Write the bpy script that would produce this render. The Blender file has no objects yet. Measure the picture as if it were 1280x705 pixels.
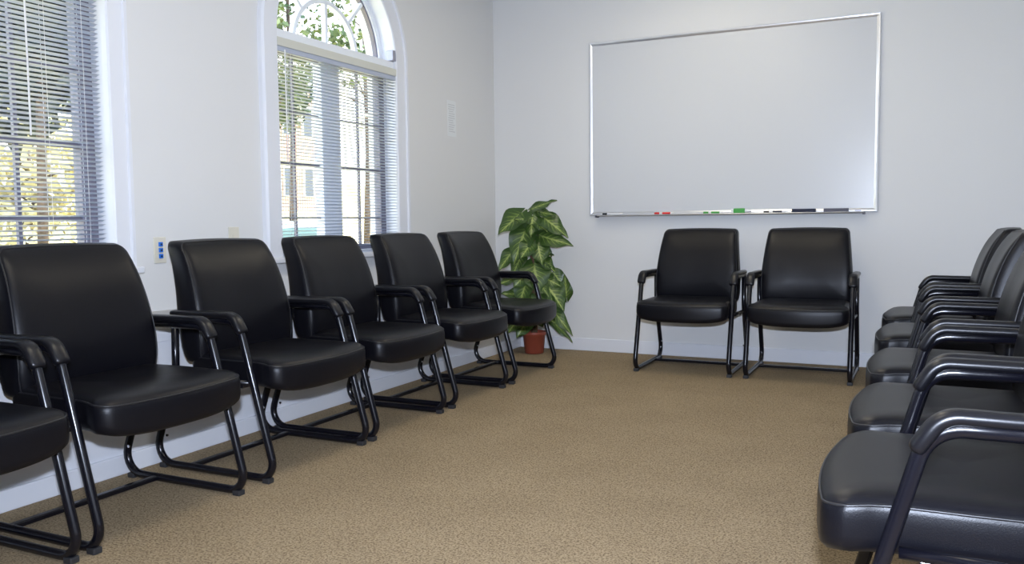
import bpy, bmesh, math, random
from mathutils import Vector, Matrix
PI = math.pi
R = math.radians
SC = bpy.context.scene
C = SC.collection

# ------------------------------------------------------------------ camera
cam_d = bpy.data.cameras.new('camera')
cam = bpy.data.objects.new('camera', cam_d); C.objects.link(cam); SC.camera = cam
cam_d.sensor_width = 36.0; cam_d.lens = 36.0 * 1061.4 / 1280.0
cam_d.shift_y = -1.5 / 1280.0
cam_d.clip_start = 0.02; cam_d.clip_end = 300
fw = Vector((-0.43491, 0.89780, -0.06937)); rt = Vector((0.90025, 0.43524, -0.01105)); up = rt.cross(fw)
M3 = Matrix((rt, up, -fw)).transposed()
cam.matrix_world = Matrix.Translation((0, 0, 0.97)) @ M3.to_4x4()

# ------------------------------------------------------------------ world, sun, lamps, exposure
SC.view_settings.view_transform = 'Standard'
SC.view_settings.look = 'None'
SC.view_settings.gamma = 1.0
SC.view_settings.use_curve_mapping = False
SC.view_settings.exposure = 0.8
SC.cycles.use_denoising = True
SC.cycles.max_bounces = 10
SC.cycles.diffuse_bounces = 5
SC.cycles.transparent_max_bounces = 16
SC.cycles.sample_clamp_indirect = 6.0
SC.cycles.caustics_reflective = False
SC.cycles.caustics_refractive = False
W = bpy.data.worlds.new('sky'); SC.world = W; W.use_nodes = True
wn = W.node_tree.nodes; wl = W.node_tree.links
bg = wn['Background']
tc = wn.new('ShaderNodeTexCoord'); sx = wn.new('ShaderNodeSeparateXYZ'); cr = wn.new('ShaderNodeValToRGB')
wl.new(tc.outputs['Generated'], sx.inputs[0]); wl.new(sx.outputs['Z'], cr.inputs[0])
cr.color_ramp.elements[0].color = (0.95, 0.97, 1.0, 1); cr.color_ramp.elements[0].position = 0.0
cr.color_ramp.elements[1].color = (0.55, 0.72, 1.0, 1); cr.color_ramp.elements[1].position = 0.8
wl.new(cr.outputs[0], bg.inputs['Color'])
bg.inputs['Strength'].default_value = 3.9

sun_d = bpy.data.lights.new('sun', 'SUN'); sun_d.energy = 13.0; sun_d.angle = R(0.6); sun_d.color = (1.0, 0.95, 0.86)
sun = bpy.data.objects.new('sun', sun_d); C.objects.link(sun)
sun.rotation_euler = Vector((-0.12, -0.72, -0.68)).to_track_quat('-Z', 'Y').to_euler()

def area(name, loc, target, sx_, sy_, power, col):
    d = bpy.data.lights.new(name, 'AREA'); d.shape = 'RECTANGLE'; d.size = sx_; d.size_y = sy_; d.energy = power; d.color = col
    o = bpy.data.objects.new(name, d); C.objects.link(o); o.location = loc
    o.rotation_euler = (Vector(target) - Vector(loc)).to_track_quat('-Z', 'Y').to_euler()
    return o
# the flash on top of the photographer's camera
area('camera_flash', (0.015, -0.03, 1.145), (-1.15, 5.0, 1.05), 0.07, 0.045, 68.0, (0.78, 0.88, 1.10)).data.spread = R(155)

# ------------------------------------------------------------------ helpers
def tagit(o, label=None, cat=None, group=None, kind=None):
    if label: o['label'] = label
    if cat: o['category'] = cat
    if group: o['group'] = group
    if kind: o['kind'] = kind
    return o

def obj(name, bm, mat, parent=None, smooth=False, loc=None):
    me = bpy.data.meshes.new(name)
    bmesh.ops.recalc_face_normals(bm, faces=bm.faces)
    bm.to_mesh(me); bm.free()
    if smooth:
        for p in me.polygons: p.use_smooth = True
    if mat: me.materials.append(mat)
    o = bpy.data.objects.new(name, me); C.objects.link(o)
    if parent: o.parent = parent
    if loc: o.location = loc
    return o

def thing(name, label, cat, loc=(0, 0, 0), rotz=0, group=None):
    o = bpy.data.objects.new(name, None); C.objects.link(o); o.location = loc; o.rotation_euler = (0, 0, rotz)
    o.empty_display_size = 0.1
    return tagit(o, label, cat, group)

def struct(name, bm, mat, parent=None, smooth=False):
    o = obj(name, bm, mat, parent, smooth)
    if not parent: o['kind'] = 'structure'
    return o

def box(bm, lo, hi, bevel=0.0, seg=2):
    vs = []
    r = bmesh.ops.create_cube(bm, size=1.0)
    vs = r['verts']
    for v in vs:
        v.co = Vector([(lo[i] + hi[i]) / 2 + v.co[i] * (hi[i] - lo[i]) for i in range(3)])
    if bevel > 0:
        es = list({e for v in vs for e in v.link_edges})
        bmesh.ops.bevel(bm, geom=es, offset=bevel, segments=seg, affect='EDGES', profile=0.5)

def sweep(bm, path, prof, lat, scales=None, caps=True):
    """prof: list of (a, b); a along lat, b along T x lat (planar path perpendicular to lat)."""
    lat = Vector(lat).normalized(); rings = []
    n = len(path); P = [Vector(p) for p in path]
    for i in range(n):
        if i == 0: T = P[1] - P[0]
        elif i == n - 1: T = P[-1] - P[-2]
        else: T = (P[i + 1] - P[i]).normalized() + (P[i] - P[i - 1]).normalized()
        T.normalize(); N = lat.cross(T).normalized()
        s = scales[i] if scales else 1.0
        rings.append([bm.verts.new(P[i] + lat * a * s + N * b * s) for a, b in prof])
    m = len(prof)
    for i in range(n - 1):
        for j in range(m):
            bm.faces.new((rings[i][j], rings[i][(j + 1) % m], rings[i + 1][(j + 1) % m], rings[i + 1][j]))
    if caps:
        bm.faces.new(rings[0]); bm.faces.new(rings[-1])

def circ(r, n=12): return [(r * math.cos(2 * PI * k / n), r * math.sin(2 * PI * k / n)) for k in range(n)]

def tube(bm, path, r, n=12):
    P = [Vector(p) for p in path]
    T0 = (P[1] - P[0]).normalized()
    U = T0.orthogonal().normalized(); rings = []
    for i in range(len(P)):
        if i == 0: T = P[1] - P[0]
        elif i == len(P) - 1: T = P[-1] - P[-2]
        else: T = (P[i + 1] - P[i]).normalized() + (P[i] - P[i - 1]).normalized()
        T.normalize(); U = (U - T * U.dot(T)).normalized(); V = T.cross(U)
        rr = r[i] if isinstance(r, (list, tuple)) else r
        rings.append([bm.verts.new(P[i] + U * rr * math.cos(2 * PI * k / n) + V * rr * math.sin(2 * PI * k / n)) for k in range(n)])
    for i in range(len(P) - 1):
        for j in range(n):
            bm.faces.new((rings[i][j], rings[i][(j + 1) % n], rings[i + 1][(j + 1) % n], rings[i + 1][j]))
    bm.faces.new(rings[0]); bm.faces.new(rings[-1])

def fillet(pts, rad, seg=7):
    """round the corners of a polyline; rad one number or one per inner point"""
    P = [Vector(p) for p in pts]; out = [P[0]]
    for i in range(1, len(P) - 1):
        r = rad[i - 1] if isinstance(rad, (list, tuple)) else rad
        a = (P[i - 1] - P[i]); b = (P[i + 1] - P[i]); la, lb = a.length, b.length; a.normalize(); b.normalize()
        ang = a.angle(b); d = min(r / math.tan(ang / 2), la * 0.49, lb * 0.49); rr = d * math.tan(ang / 2)
        c = P[i] + (a + b).normalized() * (rr / math.sin(ang / 2))
        s = P[i] + a * d - c; e = P[i] + b * d - c; tot = s.angle(e)
        ax = s.cross(e).normalized()
        for k in range(seg + 1): out.append(c + Matrix.Rotation(tot * k / seg, 3, ax) @ s)
    out.append(P[-1]); return out

def lathe(bm, prof, n=28, c=(0, 0, 0)):
    rings = []
    for r, z in prof:
        rings.append([bm.verts.new((c[0] + r * math.cos(2 * PI * k / n), c[1] + r * math.sin(2 * PI * k / n), c[2] + z)) for k in range(n)])
    for i in range(len(prof) - 1):
        for j in range(n): bm.faces.new((rings[i][j], rings[i][(j + 1) % n], rings[i + 1][(j + 1) % n], rings[i + 1][j]))
    bm.faces.new(rings[0]); bm.faces.new(rings[-1])

def lerp_tab(tab, t):
    if t <= tab[0][0]: return tab[0][1]
    for (a, x), (b, y) in zip(tab, tab[1:]):
        if t <= b:
            s = (t - a) / (b - a); return x + (y - x) * s
    return tab[-1][1]

# ------------------------------------------------------------------ materials
def mat(name, col, rough=0.5, metal=0.0, spec=None, coat=0.0):
    m = bpy.data.materials.new(name); m.use_nodes = True
    b = m.node_tree.nodes['Principled BSDF']
    b.inputs['Base Color'].default_value = (*col, 1); b.inputs['Roughness'].default_value = rough; b.inputs['Metallic'].default_value = metal
    if spec is not None: b.inputs['Specular IOR Level'].default_value = spec
    if coat: b.inputs['Coat Weight'].default_value = coat; b.inputs['Coat Roughness'].default_value = 0.15
    return m

def noisy(m, scale, strength, dist=0.002, col2=None, cfac=(0.4, 0.6), cscale=None, detail=4, coords='Object'):
    nt = m.node_tree; n = nt.nodes; l = nt.links; b = n['Principled BSDF']
    t = n.new('ShaderNodeTexCoord'); nz = n.new('ShaderNodeTexNoise'); nz.inputs['Scale'].default_value = scale; nz.inputs['Detail'].default_value = detail
    l.new(t.outputs[coords], nz.inputs['Vector'])
    bp = n.new('ShaderNodeBump'); bp.inputs['Strength'].default_value = strength; bp.inputs['Distance'].default_value = dist
    l.new(nz.outputs['Fac'], bp.inputs['Height']); l.new(bp.outputs[0], b.inputs['Normal'])
    if col2:
        nz2 = n.new('ShaderNodeTexNoise'); nz2.inputs['Scale'].default_value = cscale or scale; nz2.inputs['Detail'].default_value = detail
        l.new(t.outputs[coords], nz2.inputs['Vector'])
        r = n.new('ShaderNodeValToRGB'); e = r.color_ramp.elements
        e[0].position, e[1].position = cfac; e[0].color = b.inputs['Base Color'].default_value[:]; e[1].color = (*col2, 1)
        l.new(nz2.outputs['Fac'], r.inputs[0]); l.new(r.outputs[0], b.inputs['Base Color'])
    return m

M = {}
M['wall'] = noisy(mat('wall_paint', (0.69, 0.69, 0.68), 0.7, spec=0.3), 90, 0.10, 0.002)
M['white_paint'] = mat('white_gloss_paint', (0.72, 0.735, 0.77), 0.35)
M['ceiling'] = mat('ceiling_white', (0.72, 0.71, 0.68), 0.9)
M['vinyl'] = noisy(mat('black_vinyl', (0.0035, 0.0035, 0.0055), 0.37, spec=0.25), 420, 0.28, 0.0012)
M['piping'] = mat('black_piping', (0.012, 0.012, 0.014), 0.4)
M['tube'] = mat('black_enamel_tube', (0.004, 0.004, 0.007), 0.24, spec=0.4, coat=0.1)
M['pad'] = noisy(mat('black_arm_rubber', (0.005, 0.005, 0.007), 0.33, spec=0.35), 300, 0.1, 0.001)
M['rubber'] = mat('black_rubber', (0.02, 0.02, 0.022), 0.6)
M['chrome'] = mat('bolt_steel', (0.7, 0.7, 0.72), 0.25, 1.0)
M['alu'] = mat('whiteboard_aluminium', (0.78, 0.79, 0.82), 0.28, 0.85)
M['board'] = mat('whiteboard_enamel', (0.60, 0.61, 0.62), 0.27)
M['frame_dark'] = mat('window_frame_grey', (0.16, 0.15, 0.19), 0.45)
M['muntin_white'] = mat('muntin_white', (0.78, 0.81, 0.85), 0.45)
M['slat'] = mat('blind_slat', (0.42, 0.46, 0.55), 0.4)
M['valance'] = mat('blind_valance_cream', (0.60, 0.60, 0.53), 0.5)
M['beige_plate'] = mat('beige_plate', (0.66, 0.63, 0.53), 0.4)
M['blue_plastic'] = mat('blue_jack', (0.02, 0.16, 0.62), 0.4)
M['paper'] = mat('paper', (0.73, 0.75, 0.75), 0.8)
M['grey_ink'] = mat('grey_ink', (0.56, 0.57, 0.58), 0.8)
M['terracotta'] = noisy(mat('terracotta_plastic', (0.26, 0.055, 0.03), 0.45), 60, 0.1, 0.001)
M['soil'] = noisy(mat('soil', (0.03, 0.02, 0.012), 0.95), 90, 0.8, 0.01)
M['bark'] = noisy(mat('coir_pole', (0.09, 0.055, 0.03), 0.95), 80, 0.9, 0.01, (0.16, 0.10, 0.055))
M['stem'] = mat('leaf_stem', (0.10, 0.16, 0.035), 0.5)
M['black_plastic'] = mat('black_plastic', (0.015, 0.015, 0.018), 0.45)
M['white_plastic'] = mat('white_plastic', (0.75, 0.75, 0.75), 0.4)
M['red_plastic'] = mat('red_plastic', (0.65, 0.02, 0.02), 0.4)
M['green_plastic'] = mat('green_plastic', (0.05, 0.32, 0.05), 0.4)
M['felt_dark'] = noisy(mat('eraser_felt', (0.03, 0.035, 0.06), 0.85), 200, 0.3, 0.001)
M['felt_grey'] = noisy(mat('eraser_felt_grey', (0.13, 0.13, 0.16), 0.85), 200, 0.3, 0.001)
M['grey_metal'] = mat('bracket_grey', (0.36, 0.36, 0.42), 0.4, 0.4)

def carpet():
    m = bpy.data.materials.new('tan_carpet'); m.use_nodes = True; nt = m.node_tree; n = nt.nodes; l = nt.links; b = n['Principled BSDF']
    b.inputs['Roughness'].default_value = 0.95; b.inputs['Specular IOR Level'].default_value = 0.1
    t = n.new('ShaderNodeTexCoord')
    def noise(s, d, r=0.6):
        z = n.new('ShaderNodeTexNoise'); z.inputs['Scale'].default_value = s; z.inputs['Detail'].default_value = d; z.inputs['Roughness'].default_value = r
        l.new(t.outputs['Object'], z.inputs['Vector']); return z
    a = noise(140, 4, 0.8); c = noise(3.0, 3); d = noise(45, 4)
    r1 = n.new('ShaderNodeValToRGB'); e = r1.color_ramp.elements
    e[0].position = 0.40; e[0].color = (0.085, 0.055, 0.03, 1); e[1].position = 0.54; e[1].color = (0.485, 0.375, 0.235, 1)
    l.new(a.outputs['Fac'], r1.inputs[0])
    r2 = n.new('ShaderNodeValToRGB'); e = r2.color_ramp.elements
    e[0].position = 0.38; e[0].color = (0.23, 0.165, 0.092, 1); e[1].position = 0.62; e[1].color = (0.45, 0.34, 0.205, 1)
    l.new(d.outputs['Fac'], r2.inputs[0])
    mx = n.new('ShaderNodeMix'); mx.data_type = 'RGBA'; mx.inputs[0].default_value = 0.28
    l.new(r1.outputs[0], mx.inputs[6]); l.new(r2.outputs[0], mx.inputs[7])
    mx2 = n.new('ShaderNodeMix'); mx2.data_type = 'RGBA'; mx2.blend_type = 'MULTIPLY'; mx2.inputs[0].default_value = 0.35
    r3 = n.new('ShaderNodeValToRGB'); e = r3.color_ramp.elements
    e[0].position = 0.35; e[0].color = (0.72, 0.70, 0.68, 1); e[1].position = 0.65; e[1].color = (1, 1, 1, 1)
    l.new(c.outputs['Fac'], r3.inputs[0]); l.new(mx.outputs[2], mx2.inputs[6]); l.new(r3.outputs[0], mx2.inputs[7])
    l.new(mx2.outputs[2], b.inputs['Base Color'])
    bp = n.new('ShaderNodeBump'); bp.inputs['Strength'].default_value = 0.9; bp.inputs['Distance'].default_value = 0.006
    l.new(a.outputs['Fac'], bp.inputs['Height']); l.new(bp.outputs[0], b.inputs['Normal'])
    return m
M['carpet'] = carpet()

def glass_mat():
    m = bpy.data.materials.new('window_glass'); m.use_nodes = True; nt = m.node_tree; n = nt.nodes; l = nt.links
    n.remove(n['Principled BSDF']); o = n['Material Output']
    tr = n.new('ShaderNodeBsdfTransparent'); tr.inputs[0].default_value = (0.93, 0.96, 0.97, 1)
    gl = n.new('ShaderNodeBsdfGlossy'); gl.inputs['Roughness'].default_value = 0.02
    lw = n.new('ShaderNodeLayerWeight'); lw.inputs[0].default_value = 0.5
    pw = n.new('ShaderNodeMath'); pw.operation = 'POWER'; pw.inputs[1].default_value = 5.0; l.new(lw.outputs['Facing'], pw.inputs[0])
    fr = n.new('ShaderNodeMath'); fr.operation = 'MULTIPLY_ADD'; fr.inputs[1].default_value = 0.9; fr.inputs[2].default_value = 0.03; l.new(pw.outputs[0], fr.inputs[0])
    mx = n.new('ShaderNodeMixShader'); l.new(fr.outputs[0], mx.inputs[0]); l.new(tr.outputs[0], mx.inputs[1]); l.new(gl.outputs[0], mx.inputs[2]); l.new(mx.outputs[0], o.inputs[0])
    return m
M['glass'] = glass_mat()

def leaf_mat():
    m = bpy.data.materials.new('variegated_leaf'); m.use_nodes = True; nt = m.node_tree; n = nt.nodes; l = nt.links; b = n['Principled BSDF']
    b.inputs['Roughness'].default_value = 0.38
    uv = n.new('ShaderNodeUVMap'); uv.uv_map = 'UVMap'
    s = n.new('ShaderNodeSeparateXYZ'); l.new(uv.outputs[0], s.inputs[0])
    def math_(op, a, bb=None):
        k = n.new('ShaderNodeMath'); k.operation = op
        for i, q in enumerate((a, bb)):
            if q is None: continue
            if isinstance(q, (int, float)): k.inputs[i].default_value = q
            else: l.new(q, k.inputs[i])
        return k.outputs[0]
    ax = math_('ABSOLUTE', math_('SUBTRACT', s.outputs['X'], 0.5))          # 0 mid .. 0.5 edge
    # side veins: bands of v - k*ax
    band = math_('SINE', math_('MULTIPLY', math_('SUBTRACT', s.outputs['Y'], math_('MULTIPLY', ax, 0.75)), 44.0))
    vein = math_('POWER', math_('MAXIMUM', band, 0.0), 3.0)
    fall = math_('SUBTRACT', 1.0, math_('MULTIPLY', ax, 2.1))
    mid = math_('MAXIMUM', math_('SUBTRACT', 1.0, math_('MULTIPLY', ax, 16.0)), 0.0)
    nz = n.new('ShaderNodeTexNoise'); nz.inputs['Scale'].default_value = 38; nz.inputs['Detail'].default_value = 3
    t = n.new('ShaderNodeTexCoord'); l.new(t.outputs['Object'], nz.inputs['Vector'])
    f = math_('ADD', math_('MULTIPLY', math_('MULTIPLY', vein, fall), 0.75), mid)
    f2 = math_('ADD', f, math_('MULTIPLY', math_('MULTIPLY', fall, nz.outputs['Fac']), 0.75))
    f3 = math_('MINIMUM', math_('MAXIMUM', math_('SUBTRACT', f2, 0.10), 0.0), 1.0)
    r = n.new('ShaderNodeValToRGB'); e = r.color_ramp.elements
    e[0].color = (0.035, 0.075, 0.014, 1); e[0].position = 0.05; e[1].color = (0.30, 0.37, 0.10, 1); e[1].position = 0.95
    x = e.new(0.45); x.color = (0.12, 0.19, 0.035, 1)
    l.new(f3, r.inputs[0]); l.new(r.outputs[0], b.inputs['Base Color'])
    return m
M['leaf'] = leaf_mat()

# ------------------------------------------------------------------ room shell
XL, XB, YF, XR, YR, H = -3.01, -2.81, 5.93, 0.80, -2.2, 2.78   # upper left wall, lower left wall, whiteboard wall, right, rear, height
LEDGE = 0.598
bm = bmesh.new(); box(bm, (-3.25, YR, -0.10), (XR, YF, 0.0)); struct('floor', bm, M['carpet'])
bm = bmesh.new(); box(bm, (-3.25, YR - .1, H), (XR + .1, YF + .1, H + 0.12)); struct('ceiling', bm, M['ceiling'])
bm = bmesh.new(); box(bm, (-3.25, YF, -0.1), (XR + .12, YF + 0.12, H)); struct('wall_front', bm, M['wall'])
bm = bmesh.new(); box(bm, (XR, YR - .12, -0.1), (XR + 0.12, YF, H)); struct('wall_right', bm, M['wall'])
bm = bmesh.new(); box(bm, (-3.25, YR - 0.12, -0.1), (XR, YR, H)); struct('wall_rear', bm, M['wall'])

W1 = (1.18, 2.44); W2 = (3.445, 4.545); SILL = 0.80; ZS = 1.945; W1TOP = 1.98; XO = -3.21
cy2 = (W2[0] + W2[1]) / 2; rad2 = (W2[1] - W2[0]) / 2
def wall_left():
    bm = bmesh.new()
    def slab(y0, y1, z0, z1):
        box(bm, (XO, y0, z0), (XL, y1, z1))
    slab(YR, W1[0], -0.1, H); slab(W1[0], W1[1], -0.1, SILL - .03); slab(W1[0], W1[1], W1TOP, H)
    slab(W1[1], W2[0], -0.1, H); slab(W2[0], W2[1], -0.1, SILL - .03); slab(W2[1], YF, -0.1, H)
    N = 28
    for i in range(N):
        a0 = PI - PI * i / N; a1 = PI - PI * (i + 1) / N
        y0, z0 = cy2 + rad2 * math.cos(a0), ZS + rad2 * math.sin(a0); y1, z1 = cy2 + rad2 * math.cos(a1), ZS + rad2 * math.sin(a1)
        vs = [bm.verts.new((x, y, z)) for x in (XO, XL) for y, z in ((y0, z0), (y1, z1), (y1, H), (y0, H))]
        for f in ((0, 1, 2, 3), (7, 6, 5, 4), (0, 4, 5, 1), (2, 6, 7, 3)): bm.faces.new([vs[k] for k in f])
    return bm
struct('wall_left', wall_left(), M['wall'])
# the thicker lower wall, its ledge and mouldings
bm = bmesh.new(); box(bm, (XL, YR, 0), (XB, YF, LEDGE - 0.028)); struct('wall_left_lower', bm, M['white_paint'])
bm = bmesh.new(); box(bm, (XL, YR, LEDGE - 0.028), (XB + 0.012, YF, LEDGE), 0.004); struct('trim_1', bm, mat('ledge_paint', (0.60, 0.59, 0.57), 0.4))
bm = bmesh.new(); box(bm, (XB, YR, 0.495), (XB + 0.006, YF, LEDGE - 0.028), 0.002); struct('trim_2', bm, M['white_paint'])
def baseboard(lo, hi, axis):
    bm = bmesh.new(); box(bm, lo, hi, 0.004); return bm
bm = bmesh.new(); box(bm, (XB, YR, 0), (XB + 0.014, YF, 0.078), 0.005); struct('baseboard_left', bm, M['white_paint'])
bm = bmesh.new(); box(bm, (XB + .014, YF - 0.014, 0), (XR, YF, 0.095), 0.005); struct('baseboard_front', bm, M['white_paint'])
bm = bmesh.new(); box(bm, (XR - 0.014, YR, 0), (XR, YF - .014, 0.095), 0.005); struct('baseboard_right', bm, M['white_paint'])

# ------------------------------------------------------------------ windows
def casing(name, path, prof, parent):
    """path: list of (y, z, ny, nz) inner perimeter with outward offsets; prof: (d, x)"""
    bm = bmesh.new(); rings = [[bm.verts.new((x, y + ny * d, z + nz * d)) for d, x in prof] for y, z, ny, nz in path]
    for i in range(len(rings) - 1):
        for j in range(len(prof) - 1): bm.faces.new((rings[i][j], rings[i][j + 1], rings[i + 1][j + 1], rings[i + 1][j]))
    o = obj(name, bm, M['white_paint'], parent); return o
def bars(bm, rects, x0, x1, bev=0.002):
    for y0, y1, z0, z1 in rects: box(bm, (x0, y0, z0), (x1, y1, z1), bev, 1)
XW0, XW1 = -3.135, -3.085
def windowroot(name):
    o = bpy.data.objects.new(name, None); C.objects.link(o); o['kind'] = 'structure'; return o

# window_1 : wide casement pair at the left edge of the view
w1 = windowroot('window_1'); w1.location = (XL, (W1[0] + W1[1]) / 2, SILL)
def into(o, root):
    for ch in ([o] if not isinstance(o, list) else o): ch.matrix_parent_inverse = Matrix.Translation(-Vector(root.location))
    return o
pr = [(-0.006, -3.16), (-0.006, -2.990), (0.000, -2.984), (0.066, -2.984), (0.070, -2.974), (0.084, -2.974), (0.090, -2.985), (0.090, XL)]
p1 = [(W1[0], SILL, -1, 0), (W1[0], W1TOP, -1, 1), (W1[1], W1TOP, 1, 1), (W1[1], SILL, 1, 0)]
into(casing('casing', p1, pr, w1), w1)
bm = bmesh.new(); box(bm, (-3.2, W1[0] - .02 + .02, SILL - 0.03), (-3.01, W1[1], SILL)); box(bm, (-3.01, W1[0] - .11, SILL - 0.03), (-2.955, W1[1] + .11, SILL), 0.006)
into(obj('sill', bm, M['white_paint'], w1), w1)
ym = 1.80; s = 0.045
bm = bmesh.new()
bars(bm, [(W1[0], W1[0] + s, SILL, W1TOP), (W1[1] - 0.035, W1[1], SILL, W1TOP), (W1[1] - 0.072, W1[1] - 0.035, SILL, W1TOP - .0), (ym - .05, ym + .05, SILL, W1TOP),
          (W1[0] + s, ym - .05, SILL, SILL + .05), (ym + .05, W1[1] - .072, SILL, SILL + .05), (W1[0] + s, ym - .05, W1TOP - .05, W1TOP), (ym + .05, W1[1] - .072, W1TOP - .05, W1TOP)], XW0, XW1)
into(obj('window_frame', bm, M['frame_dark'], w1), w1)
bm = bmesh.new()
for zc, h in ((1.60, .007), (1.298, .012), (1.005, .008)):
    bars(bm, [(W1[0] + s, ym - .05, zc - h, zc + h), (ym + .05, W1[1] - .072, zc - h, zc + h)], -3.122, -3.10, 0.001)
bars(bm, [(1.49, 1.504, SILL + .05, W1TOP - .05), (2.100, 2.116, SILL + .05, W1TOP - .05)], -3.120, -3.102, 0.001)
into(obj('muntin', bm, M['frame_dark'], w1), w1)
bm = bmesh.new(); box(bm, (-3.113, W1[0] + s, SILL + .05), (-3.109, W1[1] - .072, W1TOP - .05)); into(obj('glass', bm, M['glass'], w1), w1)

# window_2 : arched window
w2 = windowroot('window_2'); w2.location = (XL, cy2, SILL)
pr2 = [(-0.006, -3.16), (-0.006, -2.990), (0.000, -2.984), (0.086, -2.984), (0.090, -2.972), (0.108, -2.972), (0.116, -2.985), (0.116, XL)]
p2 = [(W2[0], SILL, -1, 0)] + [(cy2 + rad2 * math.cos(PI - PI * k / 40), ZS + rad2 * math.sin(PI - PI * k / 40), math.cos(PI - PI * k / 40), math.sin(PI - PI * k / 40)) for k in range(41)] + [(W2[1], SILL, 1, 0)]
into(casing('casing', p2, pr2, w2), w2)
bm = bmesh.new(); box(bm, (-3.2, W2[0], SILL - 0.03), (-3.01, W2[1], SILL)); box(bm, (-3.01, W2[0] - .13, SILL - 0.03), (-2.955, W2[1] + .13, SILL), 0.006)
into(obj('sill', bm, M['white_paint'], w2), w2)
bm = bmesh.new(); box(bm, (-3.16, W2[0], 1.925), (-3.005, W2[1], 1.975), 0.004); into(obj('transom_bar', bm, M['muntin_white'], w2), w2)
bm = bmesh.new()
bars(bm, [(W2[0], W2[0] + .045, SILL, 1.925), (W2[1] - .058, W2[1], SILL, 1.925), (3.915, 4.08, SILL, SILL + .04),
          (W2[0] + .045, 3.915, SILL, SILL + .045), (4.08, W2[1] - .058, SILL, SILL + .045), (W2[0] + .045, 3.915, 1.875, 1.925), (4.08, W2[1] - .058, 1.875, 1.925), (4.072, 4.088, SILL + .045, 1.875)], XW0, XW1)
into(obj('window_frame', bm, M['frame_dark'], w2), w2)
bm = bmesh.new(); box(bm, (XW0 + .002, 3.905, SILL + .04), (XW1 + .012, 4.072, 1.925), 0.004); into(obj('mullion', bm, M['muntin_white'], w2), w2)
bm = bmesh.new()
for zc in (1.575, 1.30, 1.005): bars(bm, [(W2[0] + .045, 3.915, zc - .006, zc + .006), (4.08, W2[1] - .058, zc - .006, zc + .006)], -3.12, -3.10, 0.001)
bars(bm, [(3.693, 3.705, SILL + .045, 1.875), (4.282, 4.294, SILL + .045, 1.875)], -3.119, -3.101, 0.001)
into(obj('muntin', bm, M['frame_dark'], w2), w2)
bm = bmesh.new(); box(bm, (-3.113, W2[0] + .045, SILL + .045), (-3.109, W2[1] - .058, 1.875)); into(obj('glass', bm, M['glass'], w2), w2)
# fanlight
def arc_bar(bm, r0, r1, x0, x1, z0, a0=0, a1=PI, N=36):
    rg = []
    for k in range(N + 1):
        a = a0 + (a1 - a0) * k / N; c_, s_ = math.cos(a), math.sin(a)
        rg.append([bm.verts.new((x, cy2 + r * c_, z0 + r * s_)) for x, r in ((x0, r0), (x0, r1), (x1, r1), (x1, r0))])
    for i in range(N):
        for j in range(4): bm.faces.new((rg[i][j], rg[i][(j + 1) % 4], rg[i + 1][(j + 1) % 4], rg[i + 1][j]))
    bm.faces.new(rg[0]); bm.faces.new(rg[-1])
ZF = 1.975
bm = bmesh.new(); arc_bar(bm, rad2 - 0.040, rad2 - 0.001, XW0, XW1, ZS, 0.05, PI - 0.05); into(obj('fanlight_frame', bm, M['muntin_white'], w2), w2)
bm = bmesh.new(); arc_bar(bm, rad2 - 0.050, rad2 - 0.040, XW0 + .008, XW1 - .012, ZS, 0.06, PI - 0.06); into(obj('gasket', bm, M['frame_dark'], w2), w2)
bm = bmesh.new(); arc_bar(bm, 0.275, 0.300, -3.125, -3.095, ZS, 0.10, PI - 0.10)
box(bm, (-3.124, cy2 - .011, ZF), (-3.096, cy2 + .011, ZS + .28))
for a in (45, 90, 135):
    ca, sa = math.cos(R(a)), math.sin(R(a)); q = []
    for rr in (0.296, rad2 - 0.045):
        for t_ in (-.010, .010):
            for x in (-3.123, -3.097): q.append(bm.verts.new((x, cy2 + rr * ca - t_ * sa, ZS + rr * sa + t_ * ca)))
    for f in ((0, 1, 3, 2), (4, 6, 7, 5), (0, 4, 5, 1), (2, 3, 7, 6), (0, 2, 6, 4), (1, 5, 7, 3)): bm.faces.new([q[k] for k in f])
into(obj('fanlight_muntin', bm, M['muntin_white'], w2), w2)
bm = bmesh.new(); N = 36
for x in (-3.113, -3.109):
    ring = [bm.verts.new((x, cy2 + (rad2 - .045) * math.cos(PI * k / N), max(ZF, ZS + (rad2 - .045) * math.sin(PI * k / N)))) for k in range(N + 1)]
    bm.faces.new(ring)
into(obj('fanlight_glass', bm, M['glass'], w2), w2)

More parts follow.
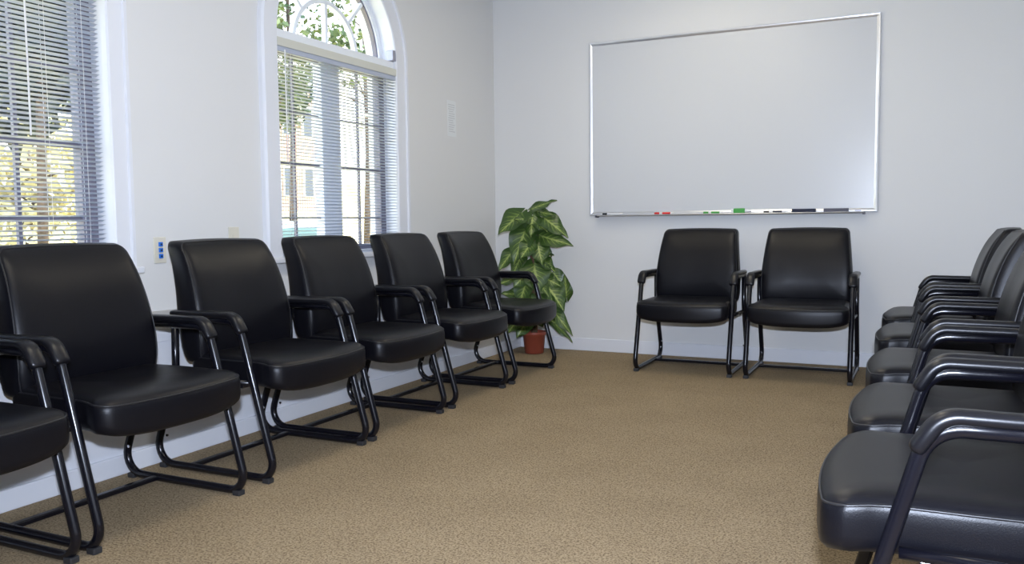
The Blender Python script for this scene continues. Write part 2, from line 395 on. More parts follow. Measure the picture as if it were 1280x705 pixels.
# ------------------------------------------------------------------ blinds
def blind(label, y0, y1, ztop, zbot, x, valance, cords, wand_y, tdeg=16):
    t = thing('window_blind', label, 'blind', (x, (y0 + y1) / 2, ztop), 0)
    yc = (y0 + y1) / 2; hw = (y1 - y0) / 2; Ht = ztop - zbot
    bm = bmesh.new(); box(bm, (-.014, -hw, -.030), (.012, hw, 0), 0.002); obj('headrail', bm, M['slat'], t)
    bm = bmesh.new(); z = -0.045; tilt = R(tdeg); w = 0.0115
    while z > -Ht + 0.02:
        # curved slat, outer edge lower
        top = []; bot = []
        for k in range(5):
            a = -w + 2 * w * k / 4; c = 0.0012 * (1 - (a / w) ** 2)
            xx = a * math.cos(tilt); zz = z + a * math.sin(tilt) + c
            top.append((xx, zz)); bot.append((xx, zz - 0.0004))
        va = [bm.verts.new((p[0], -hw, p[1])) for p in top + bot[::-1]]; vb = [bm.verts.new((p[0], hw, p[1])) for p in top + bot[::-1]]
        n = len(va)
        for j in range(n): bm.faces.new((va[j], va[(j + 1) % n], vb[(j + 1) % n], vb[j]))
        bm.faces.new(va); bm.faces.new(vb)
        z -= 0.0182
    obj('slats', bm, M['slat'], t)
    bm = bmesh.new(); box(bm, (-.012, -hw, -Ht), (.012, hw, -Ht + 0.014), 0.002); obj('bottom_rail', bm, M['slat'], t)
    for cy in cords:
        bm = bmesh.new()
        for dx in (-.0125, .0125): tube(bm, [(dx, cy - yc, -0.03), (dx, cy - yc, -Ht + .01)], 0.0009, 5)
        obj('ladder_cord', bm, M['white_plastic'], t)
    if wand_y:
        bm = bmesh.new(); tube(bm, [(.022, wand_y - yc, -.02), (.022, wand_y - yc, -Ht * 0.55)], 0.0035, 6); obj('tilt_wand', bm, M['white_plastic'], t)
    if valance:
        bm = bmesh.new(); box(bm, (.013, -hw, -.004), (.018, hw, .040), 0.0015); obj('valance', bm, M['valance'], t)
    return t
blind('pale grey slatted blind over the wide window at the left edge', W1[0] + .01, 2.405, 1.93, SILL + .004, -3.012, False, (1.4, 1.75, 2.17, 2.33), 2.09)
blind('pale grey slatted blind with cream valance in the arched window', 3.450, 4.540, 1.888, SILL + .004, -3.004, True, (3.555, 4.0, 4.44), 3.50, 9)
# small metal bracket standing on the transom against the jamb
t = thing('shade_bracket', 'small grey metal bracket on the right jamb of the arched window', 'bracket', (-3.02, 4.536, 1.976))
bm = bmesh.new(); box(bm, (-.026, -.004, 0), (.034, .004, .075), .002); obj('backplate', bm, M['grey_metal'], t)
bm = bmesh.new(); box(bm, (-.020, -.030, .002), (.034, -.004, .066), .004); obj('housing', bm, M['grey_metal'], t)

# ------------------------------------------------------------------ wall plates and notice
t = thing('jack_plate', 'beige wall plate with three blue data jacks beside the left window', 'wall plate', (XL, 2.675, 0.863))
bm = bmesh.new(); box(bm, (0, -.033, -.057), (.006, .033, .057), .003); obj('cover_plate', bm, M['beige_plate'], t)
for k in (-1, 0, 1):
    bm = bmesh.new(); box(bm, (.005, -.009, k * .026 - .0095), (.013, .011, k * .026 + .0095), .002)
    j = obj('data_jack', bm, M['blue_plastic'], t)
    bm = bmesh.new(); box(bm, (.0128, -.004, k * .026 - .004), (.0136, .005, k * .026 + .003)); obj('port', bm, M['black_plastic'], j)
t = thing('outlet_plate', 'small plain beige wall plate near the arched window', 'wall plate', (XL, 3.122, 0.905))
bm = bmesh.new(); box(bm, (0, -.034, -.055), (.006, .034, .055), .003); obj('cover_plate', bm, M['beige_plate'], t)
bm = bmesh.new(); box(bm, (.0055, -.012, .002), (.009, .012, .018), .001); box(bm, (.0055, -.012, -.030), (.009, .012, -.012), .001); obj('socket', bm, M['beige_plate'], t)
t = thing('paper_notice', 'small white paper notice with faint lines taped right of the arched window', 'notice', (XL, 5.265, 1.70))
bm = bmesh.new(); box(bm, (0, -.062, -.125), (.0012, .062, .125)); obj('sheet', bm, M['paper'], t)
random.seed(4); bm = bmesh.new()
for k in range(13):
    z = .095 - k * .0155; a = -.050 + random.random() * .012; b = .048 - random.random() * .03
    box(bm, (.0011, a, z - .003), (.0016, b, z + .003))
obj('text_lines', bm, M['grey_ink'], t)

# ------------------------------------------------------------------ whiteboard and tray things
BX0, BX1, BZ0, BZ1 = -2.2205, -0.2652, 1.0093, 2.2599
bw, bh = BX1 - BX0, BZ1 - BZ0; bcx = (BX0 + BX1) / 2
t = thing('whiteboard', 'large white dry-erase board in aluminium frame above the two end chairs', 'whiteboard', (bcx, YF, BZ0))
bm = bmesh.new(); box(bm, (-bw / 2 + .012, -.012, .012), (bw / 2 - .012, -.001, bh - .012)); obj('writing_surface', bm, M['board'], t)
fwid = .024
bm = bmesh.new()
prof = [(0, 0), (0, -.016), (.004, -.020), (.012, -.019), (fwid, -.013), (fwid, 0)]
cs = [(-bw / 2, 0, 1, 1), (-bw / 2, bh, 1, -1), (bw / 2, bh, -1, -1), (bw / 2, 0, -1, 1)]
rg = [[bm.verts.new((x + sx_ * d, y, z + sz * d)) for d, y in prof] for x, z, sx_, sz in cs]
for i in range(4):
    for j in range(len(prof)): bm.faces.new((rg[i][j], rg[i][(j + 1) % len(prof)], rg[(i + 1) % 4][(j + 1) % len(prof)], rg[(i + 1) % 4][j]))
obj('frame', bm, M['alu'], t)
TX0, TX1 = -2.155, -0.345
bm = bmesh.new()
tp = [(-.018, .004), (-.018, -.004), (-.060, -.008), (-.066, -.002), (-.063, .002), (-.058, -.003), (-.024, .001)]
va = [bm.verts.new((TX0 - bcx, y, z)) for y, z in tp]; vb = [bm.verts.new((TX1 - bcx, y, z)) for y, z in tp]
for j in range(len(tp)): bm.faces.new((va[j], va[(j + 1) % len(tp)], vb[(j + 1) % len(tp)], vb[j]))
bm.faces.new(va); bm.faces.new(vb); obj('marker_tray', bm, M['alu'], t)
for sx_ in (TX0 - bcx, TX1 - bcx):
    bm = bmesh.new(); box(bm, (sx_ - .007, -.068, -.016), (sx_ + .007, -.014, .000), .002); obj('tray_end_cap', bm, mat('tray_cap', (.10, .10, .12), .5), t)
bm = bmesh.new(); box(bm, (bw / 2 - .135, -.0205, .005), (bw / 2 - .098, -.0185, .013), .0005); obj('badge', bm, M['grey_metal'], t)
TZ = BZ0 + .001
def marker(x, L, capmat, capL, labmat, label, flip=1):
    t = thing('dry_erase_marker', label, 'marker', (x, YF - .042, TZ + .007), 0, 'markers on the whiteboard tray')
    bm = bmesh.new(); tube(bm, [(-L / 2 * flip + capL * flip, 0, 0), (L / 2 * flip, 0, 0)], .0082, 12); obj('barrel', bm, M['white_plastic'], t, False)
    bm = bmesh.new(); tube(bm, [(-L / 2 * flip, 0, 0), (-L / 2 * flip + capL * flip, 0, 0)], .0086, 12); obj('cap', bm, capmat, t)
    bm = bmesh.new(); tube(bm, [(-L * .10 * flip, 0, 0), (L * .32 * flip, 0, 0)], .0084, 12); obj('barrel_label', bm, labmat, t)
marker(-2.035, .150, M['black_plastic'], .035, M['white_plastic'], 'white marker with black cap, leftmost on the whiteboard tray')
marker(-1.650, .140, M['red_plastic'], .035, M['red_plastic'], 'white marker with red cap and red label on the whiteboard tray')
marker(-1.305, .135, M['green_plastic'], .035, M['green_plastic'], 'white marker with green cap and green label on the tray')
marker(-0.895, .145, M['black_plastic'], .035, M['felt_dark'], 'white marker with black cap beside the dark eraser on the tray')
t = thing('cleaner_bottle', 'small green and white container lying on the whiteboard tray', 'container', (-1.125, YF - .042, TZ))
bm = bmesh.new(); box(bm, (-.042, -.016, 0), (.034, .016, .034), .006); obj('body', bm, M['green_plastic'], t)
bm = bmesh.new(); box(bm, (-.060, -.013, .002), (-.042, .013, .030), .003); obj('base_band', bm, M['white_plastic'], t)
bm = bmesh.new(); tube(bm, [(.034, 0, .016), (.046, 0, .016), (.075, 0, .014)], [.012, .012, .007], 12); obj('cap', bm, M['white_plastic'], t)
def eraser(x, L, m, label):
    t = thing('board_eraser', label, 'eraser', (x, YF - .042, TZ), 0, 'erasers on the whiteboard tray')
    bm = bmesh.new(); box(bm, (-L / 2, -.019, 0), (L / 2, .019, .012), .002); obj('felt_pad', bm, m, t)
    bm = bmesh.new(); box(bm, (-L / 2, -.020, .012), (L / 2, .020, .024), .004); obj('handle', bm, M['felt_dark'] if m is M['felt_dark'] else M['felt_grey'], t)
eraser(-0.712, .150, M['felt_dark'], 'dark navy board eraser on the whiteboard tray')
eraser(-0.512, .150, M['felt_grey'], 'grey board eraser, rightmost thing on the whiteboard tray')

# ------------------------------------------------------------------ chairs
TR = 0.0148; FY = 0.296
def rrect(n, hx, hy, rad):
    # n points on a rounded rectangle, returned scaled to -1..1
    L1, L2, A = 2 * (hx - rad), 2 * (hy - rad), rad * PI / 2; out = []
    per = 2 * L1 + 2 * L2 + 4 * A
    nc = 8; pts = []
    for (cx_, cy_, a0) in ((hx - rad, hy - rad, 0), (-hx + rad, hy - rad, 90), (-hx + rad, -hy + rad, 180), (hx - rad, -hy + rad, 270)):
        for k in range(nc + 1):
            a = R(a0 + 90 * k / nc); pts.append((cx_ + rad * math.cos(a), cy_ + rad * math.sin(a)))
    res = []
    for i, p in enumerate(pts):
        q = pts[(i + 1) % len(pts)]; res.append(p); d = math.hypot(q[0] - p[0], q[1] - p[1])
        m = int(d // .035)
        for k in range(1, m + 1): res.append((p[0] + (q[0] - p[0]) * k / (m + 1), p[1] + (q[1] - p[1]) * k / (m + 1)))
    return [(x / hx, y / hy) for x, y in res]

def seat_mesh():
    bm = bmesh.new(); n = 72
    hw, x0, x1 = 0.274, -0.415, 0.058
    base = []
    base = rrect(0, .23, .272, .040); n = len(base)
    cx = (x0 + x1) / 2; hx = (x1 - x0) / 2
    rings = []
    prof = [(.22, .362), (.12, .358), (.04, .357), (.012, .360), (.002, .371), (0, .388), (0, .418), (.001, .433), (.004, .445), (.012, .4545), (.026, .461), (.05, .465), (.09, .467), (.14, .466), (.19, .462), (.23, .460)]
    for ins, z in prof:
        r = []
        for X, Y in base:
            sx_ = max(.02, 1 - ins / hx); sy_ = max(.02, 1 - ins / hw)
            x = cx + X * hx * sx_; y = Y * hw * sy_
            fr = max(0, X * sx_)
            x += 0.032 * fr * (1 - (Y * sy_) ** 2)                       # bowed front edge
            zz = z
            if z < .42: zz -= 0.030 * (max(0, min(1, (.44 - z) / .05))) * fr ** 1.5 * (1 - (Y * sy_) ** 4)           # front skirt sags in the middle
            if z > .43: zz -= 0.010 * max(0, X * sx_) ** 4 - .004 * abs(Y * sy_) ** 3     # waterfall front
            if x < cx: y *= 1 - 0.04 * ((cx - x) / hx)
            sm = max(0, min(1, (x + .045) / .06)); y *= 1 + .06 * sm * sm * (3 - 2 * sm)       # front corners flare past the legs
            r.append(bm.verts.new((x, y, zz)))
        rings.append(r)
    for i in range(len(rings) - 1):
        for j in range(n): bm.faces.new((rings[i][j], rings[i][(j + 1) % n], rings[i + 1][(j + 1) % n], rings[i + 1][j]))
    bm.faces.new(rings[0]); bm.faces.new(rings[-1])
    seam = [v.co.copy() for v in rings[8]]
    return bm, seam

FRONT = [(.42, -.352), (.48, -.342), (.54, -.338), (.60, -.346), (.68, -.363), (.74, -.382), (.80, -.405), (.86, -.438), (.90, -.468), (.92, -.484)]
def smooth_front(z):
    return sum(lerp_tab(FRONT, z + d) for d in (-.04, -.02, 0, .02, .04)) / 5
def back_mesh():
    bm = bmesh.new(); n = 80; base = []
    base = rrect(0, .27, .241, .028); n = len(base)
    z0, z1 = .425, .907; cz = (z0 + z1) / 2; hz = (z1 - z0) / 2; rings = []
    prof = [(.24, -.046), (.16, -.047), (.08, -.046), (.03, -.043), (.010, -.037), (.001, -.026), (0, -.010), (0, .012), (.002, .026), (.008, .037), (.018, .044), (.035, .048), (.06, .050), (.09, .051), (.12, .052), (.15, .053), (.18, .053), (.21, .053), (.235, .053)]
    for ins, w in prof:
        r = []
        for Y, Z in base:
            sz = max(.01, 1 - ins / hz)
            z = cz + Z * hz * sz
            hw = .276 - .032 * max(0, (z - .58) / .33) ** 1.3 - .010 * max(0, (.50 - z) / .08)
            sy_ = max(.01, 1 - ins / .27); y = Y * hw * sy_
            z += .006 * (1 - (Y * sy_) ** 2) * max(0, (z - .8) / .1)
            u0 = smooth_front(z)
            rear = lerp_tab([(.42, -.462), (.50, -.482), (.60, -.497), (.70, -.508), (.80, -.530), (.92, -.578)], z)
            th = (u0 - rear) / .1
            u = u0 + (w - .050) * th + .016 * (Y * sy_) ** 2
            r.append(bm.verts.new((u, y, z)))
        rings.append(r)
    for i in range(len(rings) - 1):
        for j in range(n): bm.faces.new((rings[i][j], rings[i][(j + 1) % n], rings[i + 1][(j + 1) % n], rings[i + 1][j]))
    bm.faces.new(rings[0]); bm.faces.new(rings[-1])
    return bm, [v.co.copy() for v in rings[9]]

def closed_tube(bm, pts, r, n=6):
    m = len(pts); rings = []
    for i in range(m):
        T = (pts[(i + 1) % m] - pts[i - 1]).normalized()
        U = T.cross(Vector((.3, .2, .93))).normalized() if abs(T.z) < .9 else T.cross(Vector((1, 0, 0))).normalized()
        V = T.cross(U)
        rings.append([bm.verts.new(pts[i] + U * r * math.cos(2 * PI * k / n) + V * r * math.sin(2 * PI * k / n)) for k in range(n)])
    for i in range(m):
        a, b = rings[i], rings[(i + 1) % m]
        off = min(range(n), key=lambda o: (a[0].co - b[o].co).length)
        flip = (a[1].co - b[(off + 1) % n].co).length > (a[1].co - b[(off - 1) % n].co).length
        for k in range(n):
            k2 = (k + 1) % n
            if not flip: bm.faces.new((a[k], a[k2], b[(off + k2) % n], b[(off + k) % n]))
            else: bm.faces.new((a[k], a[k2], b[(off - k2) % n], b[(off - k) % n]))

def frame_path(y):
    P = [(-.440, y, .592), (-.446, y, .410), (-.562, y, .110), (-.600, y, .0150), (.040, y, .0150), (-.088, y, .606), (-.452, y, .606)]
    P = [(-.446, y, .600), (-.450, y, .400), (-.590, y, .0165), (.050, y, .0165), (-.116, y, .606), (-.458, y, .606)]
    return fillet(P, [.16, .075, .062, .075])

def make_chair(name, label, loc, rz, group):
    t = thing(name, label, 'chair', loc, rz, group)
    sb, seam = seat_mesh(); st = obj('seat', sb, M['vinyl'], t, True)
    bm = bmesh.new(); closed_tube(bm, seam, .0028); obj('piping', bm, M['piping'], st, True)
    bb, seam = back_mesh(); bk = obj('backrest', bb, M['vinyl'], t, True)
    bm = bmesh.new(); closed_tube(bm, seam, .0026); obj('piping', bm, M['piping'], bk, True)
    for s in (-1, 1):
        y = s * FY
        bm = bmesh.new(); sweep(bm, frame_path(y), circ(TR, 14), (0, 1, 0)); f = obj('side_frame', bm, M['tube'], t, True)
        for gx in (.005, -.53):
            bm = bmesh.new(); box(bm, (gx - .016, y - .0155, 0), (gx + .018, y + .0155, .020), .004); obj('foot_glide', bm, M['rubber'], f)
        bm = bmesh.new(); tube(bm, [(-.530, y - s * .0135, .125), (-.530, y - s * .0185, .125)], .0055, 10); obj('bolt', bm, M['chrome'], f)
        # padded arm
        path = fillet([(-.455, y, .626), (-.136, y, .628), (-.094, y, .562)], [.055], 8)
        m = 18; pf = []
        for k in range(m):
            a = 2 * PI * k / m; ca, sa = math.cos(a), math.sin(a)
            pf.append((.0265 * math.copysign(abs(ca) ** .75, ca), .0155 * math.copysign(abs(sa) ** .8, sa)))
        P2 = []; S2 = []
        path = [Vector(p) for p in path]
        first = path[0]; d0 = (path[1] - path[0]).normalized(); dl = (path[-1] - path[-2]).normalized()
        P2 = [first, first + d0 * .004, first + d0 * .02] + path[1:-1] + [path[-1] - dl * .012, path[-1] - dl * .004, path[-1]]
        S2 = [.55, .72, .82] + [.9 + .1 * i / (len(path) - 3) for i in range(len(path) - 2)] + [1.0, .9, .62]
        bm = bmesh.new(); sweep(bm, P2, pf, (0, 1, 0), S2); obj('arm_pad', bm, M['pad'], t, True)
        bm = bmesh.new(); tube(bm, [(-.072, y - s * .004, .373), (-.452, y - s * .004, .366)], .0115, 12); obj('seat_rail', bm, M['tube'], t, True)
    bm = bmesh.new(); box(bm, (-.410, -FY, .008), (-.384, FY, .026), .004); obj('stretcher', bm, M['tube'], t)
    bm = bmesh.new(); box(bm, (-.13, -FY, .350), (-.105, FY, .364), .003); box(bm, (-.37, -FY, .350), (-.345, FY, .364), .003); obj('seat_support', bm, M['tube'], t)
    return t

def copy_tree(o, parent=None):
    c = o.copy(); C.objects.link(c)
    if parent: c.parent = parent
    for ch in list(o.children): copy_tree(ch, c)
    return c

XF = -2.205
GL, GB, GR = 'guest chairs in the row under the windows', 'guest chairs below the whiteboard', 'guest chairs in the row along the right side'
spots = [
    (XF, 1.968, 0.0, 'black vinyl armchair beneath the left window, whole, at the front of the window row', GL),
    (XF, 1.300, 0.0, 'black vinyl armchair cut off by the left edge of the photo', GL),
    (XF, 2.713, 0.0, 'black vinyl armchair right of the blue data jacks, second whole one in the window row', GL),
    (XF, 3.385, 0.0, 'black vinyl armchair in the window row before the left half of the arched window', GL),
    (XF, 4.100, 0.0, 'black vinyl armchair in the window row before the right half of the arched window', GL),
    (XF, 4.822, 0.0, 'black vinyl armchair beside the potted plant, last of the window row', GL),
    (-1.352, 5.235, -PI / 2, 'black vinyl armchair below the whiteboard, nearer the potted plant', GB),
    (-0.662, 5.245, -PI / 2, 'black vinyl armchair below the whiteboard, farther from the potted plant', GB),
    (-0.100, 1.922, PI, 'black vinyl armchair nearest the viewer on the right, its seat cut by the frame', GR),
    (-0.092, 2.590, PI, 'black vinyl armchair second from the viewer in the right row', GR),
    (-0.090, 3.372, PI, 'black vinyl armchair in the middle of the right row of five', GR),
    (-0.102, 4.250, PI, 'black vinyl armchair second from the whiteboard wall in the right row', GR),
    (-0.105, 5.070, PI, 'black vinyl armchair at the far end of the right row, nearest the whiteboard wall', GR),
]
proto = None
for x, y, rz, lab, g in spots:
    if proto is None:
        proto = make_chair('guest_chair', lab, (x, y, 0), rz, g)
    else:
        c = copy_tree(proto); c.location = (x, y, 0); c.rotation_euler = (0, 0, rz); c['label'] = lab; c['group'] = g

# ------------------------------------------------------------------ potted plant
PX, PY = -2.575, 5.68
t = thing('potted_plant', 'tall leafy potted plant with variegated green leaves in the corner', 'plant', (PX, PY, 0))
bm = bmesh.new(); lathe(bm, [(.001, 0), (.064, 0), (.070, .006), (.083, .135), (.090, .138), (.092, .160), (.086, .163), (.080, .155), (.078, .128), (.001, .128)], 32)
obj('pot', bm, M['terracotta'], t, True)
bm = bmesh.new(); lathe(bm, [(.001, .126), (.076, .128), (.05, .136), (.001, .14)], 24); obj('soil', bm, M['soil'], t)
bm = bmesh.new(); tube(bm, [(0, 0, .12), (.004, .002, .4), (-.003, .001, .7), (.0, .0, .98)], [.026, .024, .023, .018], 12); obj('moss_pole', bm, M['bark'], t)

def leaf(bm, uvl, base, direc, normal, L, Wd, droop, fold):
    """arrowhead leaf: base at the petiole, direc to the tip"""
    X = Vector(direc).normalized(); Z = Vector(normal); Z = (Z - X * Z.dot(X)).normalized(); Y = Z.cross(X)
    nu, nv = 9, 12
    wt = [(0, .0), (.04, .30), (.14, .78), (.28, 1.0), (.45, .86), (.65, .56), (.85, .23), (1.0, .0)]
    vs = {}
    for i in range(nv + 1):
        v = i / nv; w = lerp_tab(wt, v) * Wd / 2
        for j in range(nu):
            s = j / (nu - 1) * 2 - 1
            back = -.24 * abs(s) ** 1.6 * max(0, 1 - v * 1.8)              # lobes behind the petiole
            p = Vector(base) + X * L * (v + back) + Y * s * (w + (.05 * Wd if v < .02 else 0)) \
                + Z * (-droop * L * v * v + fold * abs(s) * w + .010 * math.sin(v * 13 + s * 3) * abs(s))
            vs[i, j] = bm.verts.new(p)
    for i in range(nv):
        for j in range(nu - 1):
            f = bm.faces.new((vs[i, j], vs[i, j + 1], vs[i + 1, j + 1], vs[i + 1, j]))
            for lp, (a, b) in zip(f.loops, ((i, j), (i, j + 1), (i + 1, j + 1), (i + 1, j))): lp[uvl].uv = (b / (nu - 1), a / nv)
# (across, out-toward-room, height) of petiole joint, (across, out, height) of tip, width; across = to the right in the room view
AC = Vector((.9, .436, 0)); OU = Vector((.436, -.9, 0))
def P3(a, o, z): return AC * a + OU * o + Vector((0, 0, z))
LV = [
 ((-.02, .02, 1.055), (.155, .10, 1.135), .085), ((.02, .03, 1.045), (.165, .07, 1.015), .09), ((.07, .06, 1.00), (.255, .10, .865), .15),
 ((-.09, .06, 1.03), (-.255, .12, .885), .17), ((-.005, .07, 1.01), (-.02, .16, .86), .12), ((.05, .05, .865), (.28, .12, .80), .135),
 ((-.06, .07, .91), (-.15, .14, .665), .17), ((-.15, .04, .76), (-.265, .09, .615), .10), ((-.09, .08, .72), (-.165, .14, .575), .11),
 ((.05, .05, .735), (.145, .07, .735), .04), ((.05, .07, .69), (.155, .13, .615), .115), ((.0, .10, .66), (.03, .20, .455), .20),
 ((.10, .09, .50), (.215, .17, .335), .175), ((.24, .05, .415), (.225, .10, .585), .085), ((.12, .08, .345), (.275, .16, .155), .095),
 ((.10, .07, .275), (.28, .13, .11), .075), ((-.09, .08, .445), (-.245, .12, .45), .09), ((-.08, .08, .375), (-.22, .13, .31), .11),
 ((-.05, .09, .26), (-.13, .13, .13), .12), ((-.06, .12, .52), (-.12, .18, .36), .13), ((.08, .07, .56), (.20, .10, .50), .10),
 ((-.03, .13, .42), (-.06, .19, .26), .14), ((.06, .12, .42), (.10, .18, .24), .15), ((-.12, .0, .98), (-.17, -.02, 1.05), .05),
 ((.03, .10, .80), (.06, .17, .66), .13), ((-.02, .12, .81), (-.10, .19, .71), .12), ((.14, .03, .60), (.25, .05, .46), .10),
 ((-.14, .06, .56), (-.26, .10, .52), .09), ((.04, .11, .31), (.15, .17, .24), .13), ((-.10, .11, .29), (-.20, .15, .17), .12),
 ((.02, .09, .96), (.10, .15, .90), .10), ((-.04, .09, .99), (-.14, .13, .99), .11), ((.02, .13, .55), (.11, .18, .44), .13), ((-.05, .13, .60), (-.15, .16, .50), .12),
]
random.seed(11)
for k in range(22):       # leaves round the back and sides
    a = random.uniform(-2.4, .6); z = random.uniform(.25, 1.0); r0 = .05; r1 = random.uniform(.15, .21)
    if z > .9: r1 *= .8
    d = (math.cos(a), math.sin(a))
    d = (d[0], -abs(d[1]) * .5)
    LV.append(((d[0] * r0, d[1] * r0, z), (d[0] * r1, d[1] * r1 * .7, z - random.uniform(.03, .15)), random.uniform(.09, .14)))
bm = bmesh.new(); uvl = bm.loops.layers.uv.new('UVMap'); bs = bmesh.new()
for k, (b, e, wd) in enumerate(LV):
    B = P3(*b); E_ = P3(*e); L = (E_ - B).length
    view = (OU + Vector((0, 0, .9))).normalized() + Vector((random.uniform(-.25, .25), random.uniform(-.25, .25), random.uniform(-.1, .3)))
    leaf(bm, uvl, B, E_ - B, view, L * 1.02, wd * 1.22, random.uniform(.0, .12), random.uniform(-.05, .25))
    s0 = Vector((0, 0, max(.14, b[2] - random.uniform(.08, .18)))); mid = (s0 + B) / 2 + Vector((0, 0, .02)) + (B - s0) * .05
    tube(bs, [s0, mid, B, B + (E_ - B) * .1], [.0035, .003, .0025, .001], 5)
obj('foliage', bm, M['leaf'], t, True); obj('stems', bs, M['stem'], t, True)

# ------------------------------------------------------------------ ceiling lights (above the view, light the room)
def emis(name, col, s):
    m = bpy.data.materials.new(name); m.use_nodes = True; b = m.node_tree.nodes['Principled BSDF']
    b.inputs['Emission Color'].default_value = (*col, 1); b.inputs['Emission Strength'].default_value = s; b.inputs['Base Color'].default_value = (.8, .8, .8, 1); return m
lamp_m = emis('lamp_diffuser', (1.0, 0.90, 0.70), 4.3)
for (x, y, lab) in ((-1.3, 2.0, 'square ceiling light panel over the middle of the room'), (-1.3, 4.6, 'added square fill light panel, unseen, near the whiteboard wall')):  # far panel is unseen, added to brighten the whiteboard end of the room
    t = thing('ceiling_light', lab, 'ceiling light', (x, y, H), 0, 'ceiling lights')
    bm = bmesh.new()
    for lo, hi in (((-.32, -.62, -.02), (-.29, .62, 0)), ((.29, -.62, -.02), (.32, .62, 0)), ((-.29, -.62, -.02), (.29, -.59, 0)), ((-.29, .59, -.02), (.29, .62, 0))): box(bm, lo, hi, .003)
    obj('frame', bm, M['white_paint'], t)
    bm = bmesh.new(); box(bm, (-.29, -.59, -.012), (.29, .59, -.002)); obj('diffuser', bm, lamp_m, t)

# ------------------------------------------------------------------ outdoors
gm = noisy(mat('leaf_strewn_lawn', (0.34, 0.31, 0.14), 0.95), 3, 0.5, 0.05, (0.62, 0.48, 0.22), (0.42, 0.58), 2.2)
bm = bmesh.new(); nx, ny = 40, 40; gv = {}
random.seed(5)
def gz(x, y): return -0.35 + max(0, (-x - 9)) * 0.11 + .12 * math.sin(x * .7 + y * .4)
for i in range(nx + 1):
    for j in range(ny + 1):
        x = -3.3 - 60 * i / nx; y = -20 + 110 * j / ny; gv[i, j] = bm.verts.new((x, y, gz(x, y) if x < -8 else -.35 + .0))
for i in range(nx):
    for j in range(ny): bm.faces.new((gv[i, j], gv[i + 1, j], gv[i + 1, j + 1], gv[i, j + 1]))
struct('ground', bm, gm, None, True)

def leafm(name, c1, c2):
    m = noisy(mat(name, c1, .6), 2, .0, .001, c2, (.4, .6), 1.3); return m
LM = {'pine': leafm('pine_needles', (.006, .012, .010), (.014, .022, .016)), 'gold': leafm('yellow_leaves', (.50, .45, .24), (.70, .64, .40)), 'green': leafm('green_leaves', (.04, .075, .02), (.13, .16, .04))}
tr_m = noisy(mat('tree_bark', (.045, .032, .026), .9), 12, .6, .02, (.11, .075, .055))
def tree(name, label, x, y, h, rad, kind, n, z0f=.3, leafs=.22, group='trees outside the windows', tr=.16, wv=None):
    z = gz(x, y) if x < -8 else -.35
    t = thing(name, label, 'tree', (x, y, z), 0, group)
    bm = bmesh.new(); tube(bm, [(0, 0, -.1), (.1, .05, h * .35), (0, .1, h * .7), (.05, 0, h * .95)], [tr, tr * .8, tr * .5, tr * .15], 9)
    for k in range(9):
        a = random.uniform(0, 2 * PI); zz = h * random.uniform(z0f, .8); l = rad * random.uniform(.5, .85)
        tube(bm, [(0.03, .05, zz), (l * .5 * math.cos(a), l * .5 * math.sin(a), zz + .3), (l * math.cos(a), l * math.sin(a), zz + .35)], [tr * .35, tr * .2, tr * .06], 5)
    obj('trunk', bm, tr_m, t, True)
    bm = bmesh.new()
    blobs = []
    for k in range(26):
        a = random.uniform(0, 2 * PI); q = random.random() ** .6; zz = random.uniform(z0f, 1.0)
        taper = (1.08 - zz) / (1.08 - z0f) if kind == 'pine' else math.sqrt(max(0.05, 1 - (2 * (zz - z0f) / (1 - z0f) - 1) ** 2))
        blobs.append((Vector((q * rad * taper * math.cos(a), q * rad * taper * math.sin(a), zz * h)), rad * random.uniform(.22, .38)))
    for k in range(n):
        c, r = random.choice(blobs)
        d = Vector((random.gauss(0, 1), random.gauss(0, 1), random.gauss(0, .7))).normalized() * r * random.random() ** .33
        p = c + d; s = leafs * random.uniform(.6, 1.3)
        A = Vector((random.gauss(0, 1), random.gauss(0, 1), random.gauss(0, .6))).normalized(); B = A.cross(Vector((random.gauss(0, 1), random.gauss(0, 1), random.gauss(0, 1)))).normalized()
        wf_ = wv or .55
        vs = [bm.verts.new(p + A * s * .5), bm.verts.new(p + B * s * .5 * wf_), bm.verts.new(p - A * s * .5), bm.verts.new(p - B * s * .5 * wf_)]
        bm.faces.new(vs)
    obj('crown', bm, LM[kind], t)
random.seed(21)
tree('evergreen_tree', 'dark evergreen tree seen through the top of the left window', -10.5, 7.4, 9.5, 3.0, 'pine', 17000, .31, .40, tr=.07, wv=.5)
tree('leafy_tree', 'green tree seen in the fanlight and left casement of the arched window', -12.0, 14.1, 8.5, 2.0, 'green', 7000, .36, .17, tr=.07)
tree('maple_tree', 'bare slim tree with few yellow leaves seen in the right arched casement', -14.5, 20.3, 8.0, 1.8, 'gold', 260, .45, .22, tr=.10)
tree('maple_tree', 'yellow leaved tree low on the slope behind the left window', -17.0, 11.6, 4.5, 2.4, 'gold', 5000, .12, .25)
tree('maple_tree', 'green and yellow tree at the right of the slope behind the left window', -20.0, 16.5, 4.5, 2.4, 'green', 2500, .25, .25)
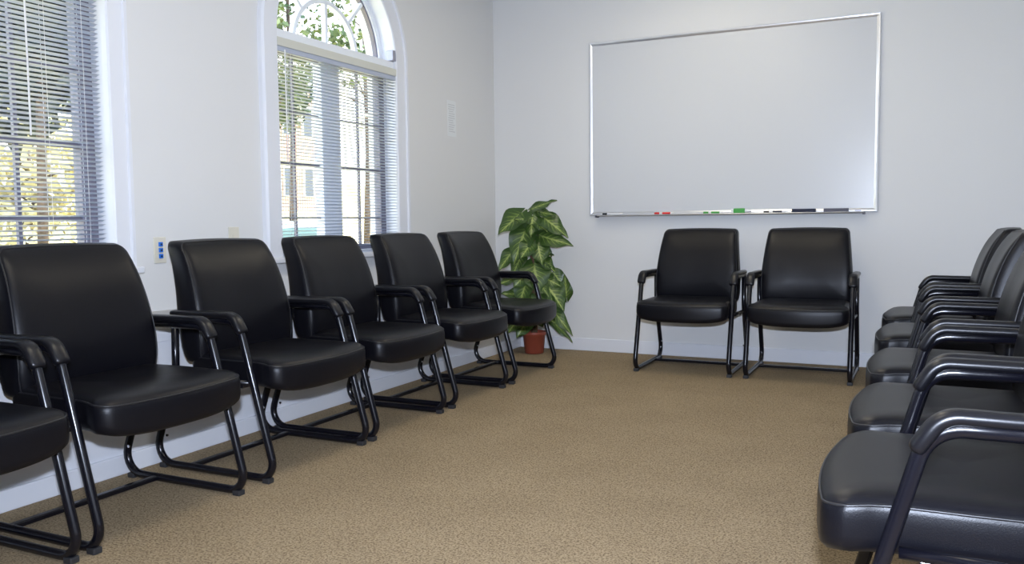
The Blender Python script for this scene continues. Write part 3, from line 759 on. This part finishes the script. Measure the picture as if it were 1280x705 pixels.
# brick building across the way
brick = mat('red_brick', (.42, .13, .08), .85)
nt = brick.node_tree; b_ = nt.nodes['Principled BSDF']; bt = nt.nodes.new('ShaderNodeTexBrick'); tcn = nt.nodes.new('ShaderNodeTexCoord')
bt.inputs['Color1'].default_value = (.50, .17, .10, 1); bt.inputs['Color2'].default_value = (.38, .12, .07, 1); bt.inputs['Mortar'].default_value = (.5, .45, .4, 1); bt.inputs['Scale'].default_value = 3
nt.links.new(tcn.outputs['Object'], bt.inputs['Vector']); nt.links.new(bt.outputs[0], b_.inputs['Base Color'])
t = thing('brick_building', 'red brick building across the lawn behind the arched window', 'building', (-27.0, 31.4, 1.0))
bm = bmesh.new(); box(bm, (-4, -1.6, -1), (1.0, 1.3, 6.2)); obj('wall', bm, brick, t)
bm = bmesh.new(); box(bm, (-4.3, -1.9, 6.2), (1.3, 1.6, 6.5), .03); obj('roof', bm, M['muntin_white'], t)
for z in (1.2, 4.0):
    for y in (-.9, .5):
        bm = bmesh.new(); box(bm, (.97, y - .35, z), (1.05, y + .35, z + 1.4), .02); wf = obj('window', bm, M['white_paint'], t)
        bm = bmesh.new(); box(bm, (1.04, y - .28, z + .07), (1.07, y + .28, z + 1.33)); obj('pane', bm, mat('dark_pane', (.05, .06, .08), .1), wf)
# parked car
carp = mat('car_paint', (.45, .50, .52), .25, .4, coat=.6); carg = mat('car_window', (.02, .06, .045), .08)
def car(x, y, rz):
    t = thing('parked_car', 'pale car parked outside below the arched window', 'car', (x, y, -.35), rz)
    def extr(name, pts, hw, m, parent, taper=1.0, bev=.0):
        bm = bmesh.new()
        va = [bm.verts.new((p[0], -hw * (taper if p[1] > .95 else 1), p[1])) for p in pts]; vb = [bm.verts.new((p[0], hw * (taper if p[1] > .95 else 1), p[1])) for p in pts]
        n = len(pts)
        for j in range(n): bm.faces.new((va[j], va[(j + 1) % n], vb[(j + 1) % n], vb[j]))
        fa = bm.faces.new(va); fb = bm.faces.new(vb)
        if bev: bmesh.ops.bevel(bm, geom=list(bm.edges), offset=bev, segments=2, affect='EDGES')
        return obj(name, bm, m, parent)
    body = extr('body', [(-2.1, .28), (-2.15, .62), (-2.0, .84), (-1.1, .90), (.95, .90), (1.9, .76), (2.15, .60), (2.15, .28)], .84, carp, t, 1, .04)
    extr('cabin', [(-1.75, .88), (-1.05, 1.30), (-.2, 1.38), (.35, 1.32), (1.05, .88)], .80, carp, t, .82, .02)
    bm = bmesh.new(); q = [(1.055, -.68, .92), (.40, -.58, 1.30), (.40, .58, 1.30), (1.055, .68, .92)]
    f0 = [bm.verts.new(Vector(p) + Vector((.012, 0, .012))) for p in q]; f1 = [bm.verts.new(p) for p in q]
    bm.faces.new(f0); bm.faces.new(f1)
    for j in range(4): bm.faces.new((f0[j], f0[(j + 1) % 4], f1[(j + 1) % 4], f1[j]))
    obj('windshield', bm, carg, t)
    for s in (-1, 1):
        bm = bmesh.new(); q = [(-1.35, s * .795, .94), (-.95, s * .672, 1.25), (.25, s * .672, 1.27), (.85, s * .795, .94)]
        f0 = [bm.verts.new(Vector(p) + Vector((0, s * .012, .004))) for p in q]; f1 = [bm.verts.new(p) for p in q]
        bm.faces.new(f0); bm.faces.new(f1)
        for j in range(4): bm.faces.new((f0[j], f0[(j + 1) % 4], f1[(j + 1) % 4], f1[j]))
        obj('side_window', bm, carg, t)
        for wx in (-1.35, 1.35):
            bm = bmesh.new(); tube(bm, [(wx, s * .66, .32), (wx, s * .86, .32)], .32, 22); wh = obj('wheel', bm, M['rubber'], t)
            bm = bmesh.new(); tube(bm, [(wx, s * .86, .32), (wx, s * .875, .32)], .19, 16); obj('hubcap', bm, M['alu'], wh)
car(-9.6, 10.9, R(100))
